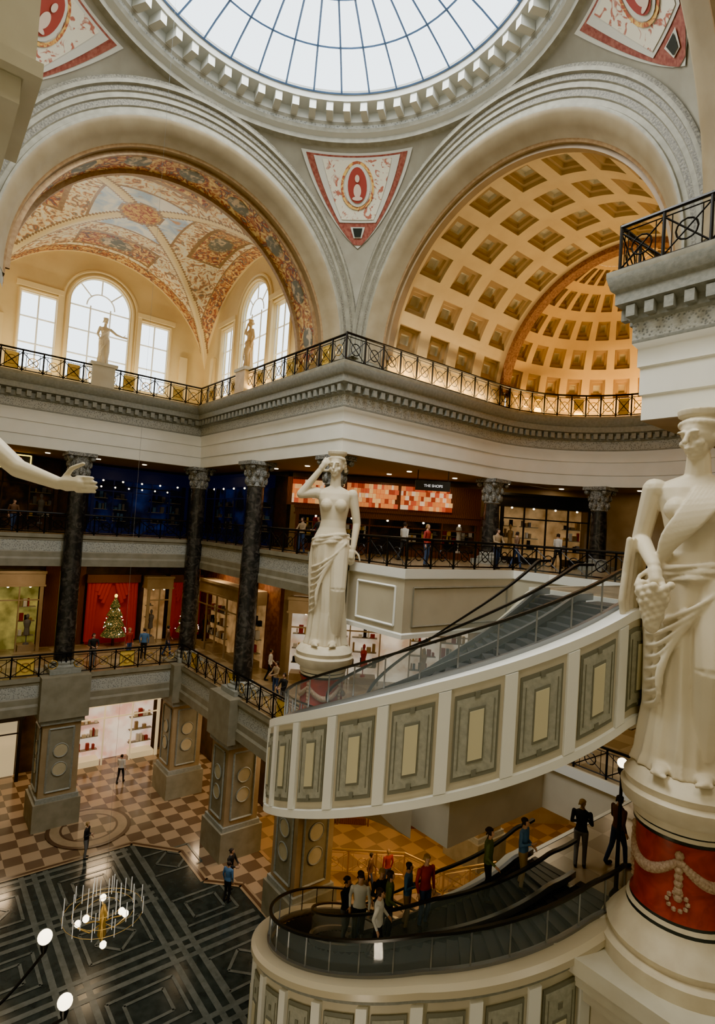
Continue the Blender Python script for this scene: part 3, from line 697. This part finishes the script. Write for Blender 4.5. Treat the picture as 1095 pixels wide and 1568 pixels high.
# ------------------------------------------------------------------ organic figures
def finish(mb,name,voxel,mats_fn,smooth=2):
    me=bpy.data.meshes.new(name);me.from_pydata(mb.v,[],mb.f);me.update()
    o=bpy.data.objects.new(name,me);bpy.context.collection.objects.link(o)
    r=o.modifiers.new('r','REMESH');r.mode='VOXEL';r.voxel_size=voxel
    if smooth: s=o.modifiers.new('s','SMOOTH');s.factor=.5;s.iterations=smooth
    m2=bpy.data.meshes.new_from_object(o.evaluated_get(bpy.context.evaluated_depsgraph_get()))
    bpy.data.objects.remove(o)
    m2.name=name
    names,fn=mats_fn
    for n_ in names: m2.materials.append(MATS[n_])
    if fn:
        for p in m2.polygons: p.material_index=fn(p.center)
    m2.polygons.foreach_set('use_smooth',[True]*len(m2.polygons))
    return m2
def loft(mb,rings,n=48,mod=None):
    out=[]
    for a_,c_ in zip(rings,rings[1:]):
        k=max(1,int(abs(a_[0]-c_[0])/.025))
        for j in range(k): t=j/k; out.append([a_[q]+(c_[q]-a_[q])*t for q in range(5)])
    out.append(list(rings[-1])); i=len(mb.v)
    for z,rx,ry,cx,cy in out:
        for k in range(n):
            t=2*PI*k/n; f=1+(mod(z,t) if mod else 0); mb.v.append((cx+rx*f*cos(t),cy+ry*f*sin(t),z))
    for a_ in range(len(out)-1):
        for k in range(n): mb.f.append((i+a_*n+k,i+a_*n+(k+1)%n,i+(a_+1)*n+(k+1)%n,i+(a_+1)*n+k));mb.m.append('x')
    mb.f.append(tuple(i+k for k in range(n))[::-1]);mb.m.append('x');mb.f.append(tuple(i+(len(out)-1)*n+k for k in range(n)));mb.m.append('x')
def limb(mb,pts,rs,n=12):
    for (p,r),(q,s) in zip(zip(pts,rs),zip(pts[1:],rs[1:])):
        mb.tube(p,q,r,s,'x',n)
    for p,r in zip(pts,rs): mb.ell(p,(r,r,r),'x',10)
def curve3(pts,n):
    P=[Vector(p) for p in pts];P=[P[0]*2-P[1]]+P+[P[-1]*2-P[-2]];out=[]
    for i in range(1,len(P)-2):
        for k in range(n):
            t=k/n;a,b_,c,d=P[i-1],P[i],P[i+1],P[i+2]
            out.append(.5*((2*b_)+(c-a)*t+(2*a-5*b_+4*c-d)*t*t+(3*b_-a-3*c+d)*t**3))
    out.append(P[-2]);return out
def hand(mb,w,d,side,s=1,curl=.5):
    w=Vector(w);d=Vector(d).normalized();u=d.cross(Vector((0,1,0)));u=u.normalized() if u.length>.1 else Vector((1,0,0));nn=u.cross(d)
    limb(mb,[w,w+d*.04*s,w+d*.085*s],[.024*s,.033*s,.03*s],8)
    for k in range(4):
        o=(k-1.5)*.019*s; L=(.07,.078,.074,.058)[k]*s; a=w+d*.085*s+u*o; b_=a+d*L*.5+nn*.01*s*curl; c=b_+(d*(1-curl*.5)+nn*curl).normalized()*L*.5
        limb(mb,[a,b_,c],[.0095*s,.009*s,.0075*s],6)
    a=w+d*.03*s-u*.03*s*side; limb(mb,[a,a+(d*.6-u*side*.8)*.045*s,a+(d*1.2-u*side*.9)*.062*s],[.013*s,.011*s,.009*s],6)
def head(mb,c,yaw=0,tilt=0,hair=True,s=1,bun=True):
    R=Matrix.Rotation(yaw,3,'Z')@Matrix.Rotation(tilt,3,'X');c=Vector(c)
    def E(o,r): mb.ell(c+R@(Vector(o)*s),tuple(x*s for x in r),'x',16,R)
    E((0,.005,.015),(.074,.092,.095));E((0,-.03,-.045),(.054,.058,.065));E((0,-.062,-.088),(.024,.022,.020))
    limb(mb,[c+R@(Vector((0,-.088,.02))*s),c+R@(Vector((0,-.110,-.022))*s)],[.009*s,.014*s],8)
    E((0,-.086,-.052),(.024,.012,.006));E((0,-.084,-.064),(.020,.012,.007))
    for x in(-1,1):
        E((x*.032,-.074,.010),(.015,.010,.008));E((x*.032,-.082,.030),(.026,.011,.007));E((x*.04,-.06,-.03),(.022,.02,.02));E((x*.074,.005,-.005),(.010,.018,.026))
    if hair:
        E((0,.02,.05),(.086,.098,.075));
        for k in range(13):
            t=PI*k/12; E((cos(t)*.078,-.052*sin(t)*1.05,.058+.02*sin(t)),(.018,.018,.018))
        for x in(-1,1):
            for j in range(4): E((x*.080,.02+.015*j,.03-.025*j),(.018,.025,.018))
        if bun: E((0,.105,.02),(.045,.04,.045))
def statue_mesh(name,variant,matn):
    mb=MB(); rnd=random.Random(variant+3)
    ph=[rnd.uniform(0,6.28) for _ in range(6)]
    def fold(x): return 1-2*abs(sin(x*.5))**.7
    def mod(z,t):
        a=0 if z>1.0 else min(1,(1.0-z)/.25)
        w=fold(9*t+ph[0]+1.6*z)*.06+fold(15*t+ph[1]-2.2*z)*.045+sin(5*t+ph[2]+3*z)*.05
        if z>1.0 and variant!=0: w=(fold(14*t+ph[3]+6*z)*.02+sin(7*t+8*z)*.015); a=1 if z<1.40 else 0
        return w*a
    loft(mb,[(0,.225,.20,0,0),(.06,.205,.18,0,0),(.3,.178,.15,.0,0),(.6,.182,.145,-.01,0),(.8,.192,.145,-.015,0),(.93,.187,.138,-.015,.0),(1.0,.165,.12,-.01,0),(1.08,.135,.10,0,.0),(1.15,.128,.095,.005,0),(1.25,.148,.105,.005,0),(1.34,.165,.105,0,0),(1.40,.175,.085,0,.005),(1.44,.13,.065,0,.01),(1.47,.06,.055,0,.01)],96,mod)
    limb(mb,[(0,.01,1.42),(0,.0,1.58)],[.062,.05])
    for x in(-1,1):
        mb.ell((x*.072,-.085,1.285),(.062,.058,.060),'x',16);mb.ell((x*.175,.0,1.395),(.055,.055,.055),'x',12)
        mb.ell((x*.085,-.15,.022),(.040,.10,.026),'x',12)
        for k in range(5): mb.ell((x*(.060+.014*k),-.245+.008*k,.014),(.009,.018,.012),'x',8)
    limb(mb,[(.09,-.04,.92),(.10,-.145,.52),(.09,-.08,.1)],[.10,.080,.065])
    if variant==0:
        head(mb,(.0,-.01,1.66),yaw=-.25,tilt=.08)
        limb(mb,[(-.185,.0,1.40),(-.345,-.03,1.375),(-.17,-.05,1.60)],[.052,.043,.03]);hand(mb,(-.17,-.05,1.60),(.5,.0,.75),1)
        limb(mb,[(.185,.0,1.40),(.245,.03,1.13),(.225,-.05,.90)],[.052,.042,.03]);hand(mb,(.225,-.05,.90),(-.1,-.15,-1),-1)
    elif variant==1:
        head(mb,(.0,-.02,1.66),yaw=-.55,tilt=.16)
        limb(mb,[(-.185,.0,1.40),(-.235,.04,1.13),(-.15,-.19,1.0)],[.052,.044,.03]);hand(mb,(-.15,-.19,1.0),(.15,-.5,-.75),1)
        limb(mb,[(.185,.0,1.40),(.255,.03,1.12),(.24,-.08,.88)],[.052,.042,.03]);hand(mb,(.24,-.08,.88),(-.1,-.15,-1),-1)
        for k in range(80):
            h=(k+.5)/80;a=k*2.4;r=.070*(1-h)**.6*(.75+.25*rnd.random());mb.ell((-.14+r*cos(a),-.285+r*.8*sin(a),.915-h*.22),(.020,.020,.020),'x',10)
        for k in range(5):
            x=-.215-.014*k;y=.05-.035*k; limb(mb,[(x,y,1.12),(x-.012,y+.01,.95),(x-.02,y-.01,.80),(x-.01,y,.70-.03*(k%2))],[.016,.018,.018,.012],8)
    else:
        head(mb,(.0,-.02,1.66),yaw=.3,tilt=.1)
        limb(mb,[(-.185,.0,1.40),(-.25,.03,1.14),(-.2,-.12,.98)],[.052,.044,.03]);hand(mb,(-.2,-.12,.98),(.2,-.6,-.4),1)
        limb(mb,[(.185,-.02,1.39),(.40,-.08,1.24),(.62,-.15,1.18)],[.056,.044,.03]);hand(mb,(.62,-.15,1.18),(1,-.15,.02),-1,1.1,.3)
    for q in range(3):
        pts=[];rs=[]
        for k in range(25):
            t=2*PI*k/24; rr=1+.03*sin(6*t+q*2); pts.append((-.012+.178*rr*cos(t),.135*rr*sin(t),.985-.03*q+.035*cos(t+.6)));rs.append(.018+.005*sin(5*t+q))
        limb(mb,pts,rs,6)
    for q in range(8):
        x0=.155-.022*q; pts=curve3([(x0,-.118,.94-.025*q),(.03-.02*q,-.158,.82-.045*q),(-.11,-.142,.73-.055*q),(-.175,-.04,.70-.06*q)],4); limb(mb,pts,[.0125]*len(pts),6)
    if variant:
        for q in range(9):
            pts=curve3([(.165-.016*q,.06,1.425+.004*q),(.155-.018*q,-.055,1.415),(.10-.018*q,-.135,1.32-.003*q),(.015-.017*q,-.150,1.20-.006*q),(-.075-.008*q,-.118,1.10-.012*q),(-.13,-.05,1.04-.012*q)],4)
            limb(mb,pts,[.0125]*len(pts),6)
    mb.lathe([(.07,1.755),(.095,1.765),(.10,1.79),(.10,1.80)],(0,0),'x',20)
    return finish(mb,name,.0062,([matn],None),1)
def place(me,name,loc,rot,s):
    o=bpy.data.objects.new(name,me);bpy.context.collection.objects.link(o);o.location=loc;o.rotation_euler=(0,0,rot);o.scale=(s,)*3 if not isinstance(s,tuple) else s;return o
S0=statue_mesh('statue_a',0,'statue');S1=statue_mesh('statue_b',1,'statue');S2=statue_mesh('statue_c',2,'statue')
ZP=-4.37; sc=(ZE-.02-ZP)/1.80
place(S0,'caryatid_statue',(12.68,17.4,ZP),-.68,(sc*.92,sc*.92,sc))
place(S1,'caryatid_statue',(12.68,4.74,ZP),-1.25,(sc*1.06,sc*1.06,sc))
# near statue at the left whose arm reaches into the hall, on its own column pedestal
place(S2,'caryatid_statue',(.30,9.62,-3.02),-.6,(2.85,2.85,2.85))
b=MB();b.lathe([(.7,F1),(.7,F1+.5),(.45,F1+.7),(.40,-3.9),(.50,-3.8),(.62,-3.3),(.62,-3.02)],(.30,9.62),'statue',24);b.obj('statue_pedestal',40)
place(S2,'balcony_statue',(CX,31.1,7.6),0,1.35)
g=S0.copy();g.materials.clear();g.materials.append(MATS['statue_gold']);place(g,'balcony_statue',(12.75,25.6,7.6),-1.57,1.4)
def pedestal(x,y,z0,z1,r,garl=True,name='statue_pedestal'):
    b=MB();h=z1-z0
    b.lathe([(r*1.7,z0,'statue'),(r*1.7,z0+.3,'statue'),(r*1.5,z0+.35,'statue'),(r*1.56,z0+.5,'statue'),(r*1.3,z0+.8,'statue'),(r*1.15,z0+.95,'blackstone'),(r*1.15,z0+1.02,'statue'),(r*1.08,z0+1.08,'blackstone'),(r*1.08,z0+1.14,'redmarble'),(r*1.0,z0+1.2,'redmarble'),(r*1.0,z1-1.2,'blackstone'),(r*1.07,z1-1.16,'blackstone'),(r*1.07,z1-1.1,'statue'),(r*1.07,z1-1.02,'blackstone'),(r*1.1,z1-.98,'statue'),(r*1.1,z1-.85,'statue'),(r*1.35,z1-.7,'statue'),(r*1.4,z1-.45,'statue'),(r*1.3,z1-.38,'statue'),(r*1.34,z1-.25,'statue'),(r*1.15,z1-.05,'statue'),(r*1.0,z1,'statue')],(x,y),'statue',40)
    for k in range(4):
        a0=PI/2*k+.3
        for j in range(24):
            t=a0+PI/2*j/24; zz=z1-1.5-.38*sin(PI*j/24); b.ell((x+r*1.0*cos(t),y+r*1.0*sin(t),zz),(.07+.045*sin(PI*j/24),)*3,'garland',8)
        t=a0
        for j in range(7): b.ell((x+r*1.0*cos(t),y+r*1.0*sin(t),z1-1.4-.13*j),(.09-.004*j,.09,.09),'garland',8)
        for p in range(10):
            tt=2*PI*p/10; b.ell((x+r*1.0*cos(a0+.2*cos(tt)),y+r*1.0*sin(a0+.2*cos(tt)),z0+1.5+.16*sin(tt)),(.05,.05,.05),'garland',6)
    b.obj(name,50)
pedestal(12.68,17.4,F2,ZP,.80);pedestal(12.72,4.70,F2,ZP,.86)
b=MB();b.mm(CX-.55,30.7,ZC,CX+.55,31.5,7.45,'cream');b.mm(CX-.65,30.6,7.45,CX+.65,31.6,7.6,'cream');b.obj('balcony_statue_pedestal',None)
b=MB();b.mm(12.35,25.1,ZC,13.15,26.1,7.45,'statue_gold');b.mm(12.3,25,7.45,13.2,26.2,7.6,'cream');b.obj('balcony_statue_pedestal',None)
b=MB();b.mm(11.2,-3.9,F1,16,6.0,F2-1.95,'rampcream')
for k,(o,z) in enumerate(((.45,.0),(.3,-.3),(.15,-.6))): b.mm(11.3-o,2.6,F2+z-.3,16,5.95+o,F2+z+.02,'cream')
b.obj('wall_platform_base',None)
# ------------------------------------------------------------------ people
def person_mesh(name,pose,top,legs,hairm='hair',fem=False):
    mb=MB(); w=.92 if fem else 1
    loft(mb,[(.86,.15*w,.10,0,0),(.95,.165*w,.115,0,0),(1.08,.14*w,.10,0,0),(1.25,.165*w,.115,0,0),(1.36,.19*w,.11,0,0),(1.42,.175*w,.085,0,.0),(1.46,.09,.06,0,0),(1.5,.055,.055,0,0)],20)
    limb(mb,[(0,0,1.45),(0,-.01,1.56)],[.056,.05]);head(mb,(0,-.01,1.615),yaw=random.uniform(-.6,.6),hair=True,s=.95,bun=fem)
    st={'stand':0,'walk':.22,'lean':.05,'ride':.03,'bent':.04}[pose]
    for x,s in((-1,1),(1,-1)):
        limb(mb,[(x*.09,0,.9),(x*.10,-.03-st*s*.5,.48),(x*.10,.02-st*s*.9+(.04 if s<0 else 0),.09)],[.095,.062,.048])
        limb(mb,[(x*.10,.03-st*s*.9,.045),(x*.11,-.12-st*s*.9,.035)],[.045,.04])
    if pose=='walk': arms=[[(-.2,0,1.39),(-.25,.08,1.13),(-.24,-.02,.90)],[(.2,0,1.39),(.25,-.04,1.13),(.24,-.20,.97)]]
    elif pose=='lean': arms=[[(-.2,0,1.38),(-.25,-.10,1.16),(-.12,-.32,1.10)],[(.2,0,1.38),(.25,-.10,1.16),(.12,-.32,1.10)]]
    elif pose=='ride': arms=[[(-.2,0,1.39),(-.26,.02,1.13),(-.34,-.20,1.02)],[(.2,0,1.39),(.24,.02,1.12),(.22,-.05,.88)]]
    elif pose=='bent': arms=[[(-.2,0,1.39),(-.25,.0,1.13),(-.08,-.22,1.18)],[(.2,0,1.39),(.24,.02,1.12),(.10,-.22,1.05)]]
    else: arms=[[(-.2,0,1.39),(-.25,.02,1.12),(-.23,-.05,.88)],[(.2,0,1.39),(.25,.02,1.12),(.23,-.05,.88)]]
    W=[]
    for k,a_ in enumerate(arms):
        limb(mb,a_,[.056,.043,.030]); d=Vector(a_[2])-Vector(a_[1]); hand(mb,a_[2],d,1 if k==0 else -1); W.append(Vector(a_[2]))
    names=['skin',top,legs,hairm,'shoe']
    def fn(c):
        for w_,a_ in zip(W,arms):
            if (c-w_).length<.20 and (c-w_).dot(w_-Vector(a_[1]))>-.003 and (c.y<-.13 or abs(c.x)>.19): return 0
        if c.z<.085: return 4
        if c.z<.93 and abs(c.x)<.2 : return 2
        if c.z<1.475: return 1
        if c.y<-.045 and c.z<1.665 and abs(c.x)<.068: return 0
        if c.z<1.56: return 0 if not fem else (3 if c.y>.02 else 0)
        return 3
    return finish(mb,name,.0125,(names,fn),1)
PM=[person_mesh('p_walk','walk','browncloth','jeans'),person_mesh('p_stand','stand','bluecloth','black'),person_mesh('p_lean','lean','black','grey',fem=True),person_mesh('p_ride','ride','grey','jeans'),person_mesh('p_ride2','ride','greencloth','black','hair',True),person_mesh('p_red','stand','redcloth','jeans','hairblond',True),person_mesh('p_white','walk','whitecloth','black'),person_mesh('p_tan','lean','tancloth','jeans'),person_mesh('p_bent','bent','black','grey','hairblond',True),person_mesh('p_bent2','bent','bluecloth','tancloth')]
def man(k,x,y,z,r,s=None): place(PM[k],'person',(x,y,z),r,s or random.uniform(.90,1.04))
man(8,7.25,26.9,F1,.9)
for k,x,y,r in((0,12.4,32.6,1.2),(2,8.1,31.7,0),(1,11,32.5,2.6),(5,10.2,32.6,.5),(7,14.2,23.2,-1.5),(2,13.4,21.2,-1.4),(5,15.2,22.3,.4),(6,15.2,25.5,1.0),(0,21,19.5,.2)): man(k,x,y,F2,r)
for k,x,y,r in((2,14.05,20.3,-1.5),(7,14.05,21.6,-1.4),(5,16.0,15.6,.3),(6,17.6,18.6,1.6),(7,19.3,14.75,-.2),(0,21,15,1),(6,25.2,15.6,1.5),(0,4.2,33.4,.3)): man(k,x,y,F3,r)
for k,a,r in((8,190,3.1),(6,182,3.35),(4,197,3.3),(9,203,3.0),(5,212,3.25),(2,168,3.2),(7,174,3.0),(4,238,3.1),(9,252,3.3),(6,201,4.3)):
    p=ptL(a,r,ztL(a)-.06); man(k,p[0],p[1],p[2],math.radians(a)+PI+random.uniform(-1.0,1.2))
man(8,13.9,7.5,F2,2);man(0,14.8,7.0,F2,1.2);man(2,11.6,21.5,F1,.5,1);man(1,11.2,20.9,F1,2);man(6,10.6,33.5,F1,2.4);man(0,16.5,18.2,F1,.6);man(5,17.3,18.0,F1,3)
# ------------------------------------------------------------------ lamps
b=MB();px,py=1.1,11.9
b.lathe([(.28,F1),(.25,F1+.3),(.12,F1+.5),(.08,F1+2),(.06,-9.2),(.1,-9.1),(.03,-8.8)],(px,py),'iron',12)
for gx,gy,gz in((2.62,11.98,-8.15),(2.86,11.15,-8.9)):
    pts=[]
    for k in range(9):
        t=k/8;pts.append((px+(gx-px)*t,py+(gy-py)*t,-9.3+(gz-.3+9.3)*t-.25*sin(PI*t)))
    b.path(pts,.03,'iron',6);b.lathe([(.04,gz-.30),(.07,gz-.2),(.08,gz-.1)],(gx,gy),'iron',12);b.ell((gx,gy,gz),(.13,.13,.13),'lamp',20)
b.obj('globe_street_lamp',40)
b=MB();px,py,gz=13.25,6.25,-4.95
b.lathe([(.16,F2+.02),(.14,F2+.2),(.05,F2+.35),(.035,gz-.3),(.07,gz-.2),(.08,gz-.1)],(px,py),'iron',12);b.ell((px,py,gz),(.11,.11,.11),'lamp',20);b.obj('globe_street_lamp',40)
def chandelier(x,y,z):
    b=MB();b.tube((x,y,z),(x,y,dm(math.hypot(x-CX,y-CY))),.0025,.0025,'steel',4);b.lathe([(.03,z-.5),(.1,z-.35),(.06,z-.1),(.1,z+.1),(.03,z+.3)],(x,y),'goldiron',12)
    for k in range(6):
        t=2*PI*k/6+.3;zz=z+(.18 if k%2 else -.22);r=.42 if k%2 else .58;X=x+r*cos(t);Y=y+r*sin(t)
        b.path([(x,y,z-.1),(x+r*.5*cos(t),y+r*.5*sin(t),zz-.15),(X,Y,zz-.08)],.012,'goldiron',6);b.ell((X,Y,zz+.02),(.075,.075,.075),'lamp',10)
    for k in range(36):
        t=2*PI*k/12;r=(.35,.65,.85)[k//12]; b.tube((x+r*cos(t),y+r*sin(t),z+.25-.2*r),(x+r*cos(t),y+r*sin(t),z+.8-.4*r),.008,.008,'crystal',4)
    for r in(.35,.65,.85): b.path([(x+r*cos(2*PI*k/24),y+r*sin(2*PI*k/24),z+.3-.2*r) for k in range(25)],.006,'goldiron',4)
    b.obj('chandelier',40)
chandelier(4.1,13.4,-9.15)
b=MB();x,y,z=15.5,9.8,-11.0
b.lathe([(.5,F1),(.5,F1+.4),(.3,F1+.6),(.25,z-.6),(.6,z-.2),(.75,z),(.6,z+.2)],(x,y),'statue',20)
for k in range(26):
    a=random.random()*6.28;h=random.random();b.ell((x+.6*cos(a)*(1-h*.5),y+.6*sin(a)*(1-h*.5),z+.1+.5*h),(.2,.2,.16),'statue',8)
b.tube((x,y,z+.4),(x+.3,y,z+1.4),.12,.05,'statue',8);b.tube((x,y,z+.4),(x-.3,y-.2,z+1.1),.1,.04,'statue',8)
b.obj('fountain_sculpture',60)
# ------------------------------------------------------------------ lights
def area(name,loc,size,energy,col,rot=(0,0,0),shape='SQUARE',sy=None):
    l=bpy.data.lights.new(name,'AREA');l.energy=energy;l.color=col;l.size=size;l.shape=shape
    if sy: l.shape='RECTANGLE';l.size_y=sy
    o=bpy.data.objects.new(name,l);o.location=loc;o.rotation_euler=rot;bpy.context.collection.objects.link(o);return o
area('skylight',(CX,CY,18.5),11,7400,(1,.99,.94),shape='DISK')
for s in(-1,1):
    area('cove_light',(18.3,CY+s*5.15,ZC+.12),6.5,370,(1,.72,.38),(PI-s*.35,0,0),sy=.15)
for t in(-70,-42,-14,14,42,70):
    a=math.radians(t);area('cove_light',(XE+.5+4.95*cos(a),CY+4.95*sin(a),ZC+.12),2.0,185,(1,.65,.25),(PI,0,a+PI/2),sy=.15)
area('cove_light',(7.3,31.0,ZC+.12),9,430,(1,.84,.58),(PI,0,0),sy=.15)
area('cove_light',(12.7,26,ZC+.12),8,370,(1,.78,.48),(PI,0,PI/2),sy=.15)
area('cove_light',(1.6,25,ZC+.12),8,370,(1,.86,.62),(PI,0,PI/2),sy=.15)
for x,y in LP: area('downlight',(x,y,ZE-.08),.3,24,(1,.74,.44))
for x,y in((5,34.5),(10,34.5),(15.2,33),(15.2,28),(15.2,23),(19,20),(24,17),(28,13),(22,13.5)):
    area('gallery_light',(x,y,F3-1.75),1.2,120,(1,.72,.40)); area('ground_light',(x,y,F2-1.98),1.2,190,(1,.70,.40))  # large unseen area lights under the slabs, added for ambient light
for x,y in((15.5,14.5),(17.5,16.2)): area('ground_light',(x,y,F2-1.98),1.0,210,(1,.60,.25))
area('arm_light',(-1.5,8,14.2),4,800,(1,.92,.78)); area('arm_light',(6,0,14.2),4,1150,(1,.92,.78))
area('pier_fill',(-.6,8.2,F1+.2),1.0,600,(1,.84,.60),(PI,0,0))  # added fill facing up; brightens the pier block and near statue from below
area('downlight',(15.2,2.2,ZE-.08),.6,110,(1,.70,.36))  # added warm fill without a fixture, for the large statue's right side
w=bpy.data.worlds.new('w');bpy.context.scene.world=w;w.use_nodes=True
bg=w.node_tree.nodes['Background'];bg.inputs[0].default_value=(.84,.94,1,1);bg.inputs[1].default_value=6.0
# ------------------------------------------------------------------ camera
f,ps,th,ro=862.844,.672,.031,.067
Fv=Vector((sin(ps)*cos(th),cos(ps)*cos(th),sin(th)));R=Vector((cos(ps),-sin(ps),0));U=R.cross(Fv)
R2=R*cos(ro)+U*sin(ro);U2=U*cos(ro)-R*sin(ro)
M=Matrix((R2,U2,-Fv)).transposed().to_4x4()
c=bpy.data.cameras.new('camera');c.sensor_fit='VERTICAL';c.sensor_height=36;c.sensor_width=36;c.lens=f/1568*36;c.clip_end=300;c.clip_start=.1
co=bpy.data.objects.new('camera',c);bpy.context.collection.objects.link(co);co.matrix_world=M;bpy.context.scene.camera=co
bpy.context.scene.view_settings.view_transform='AgX'
try: bpy.context.scene.view_settings.look='AgX - Punchy'
except Exception as e: print(e)
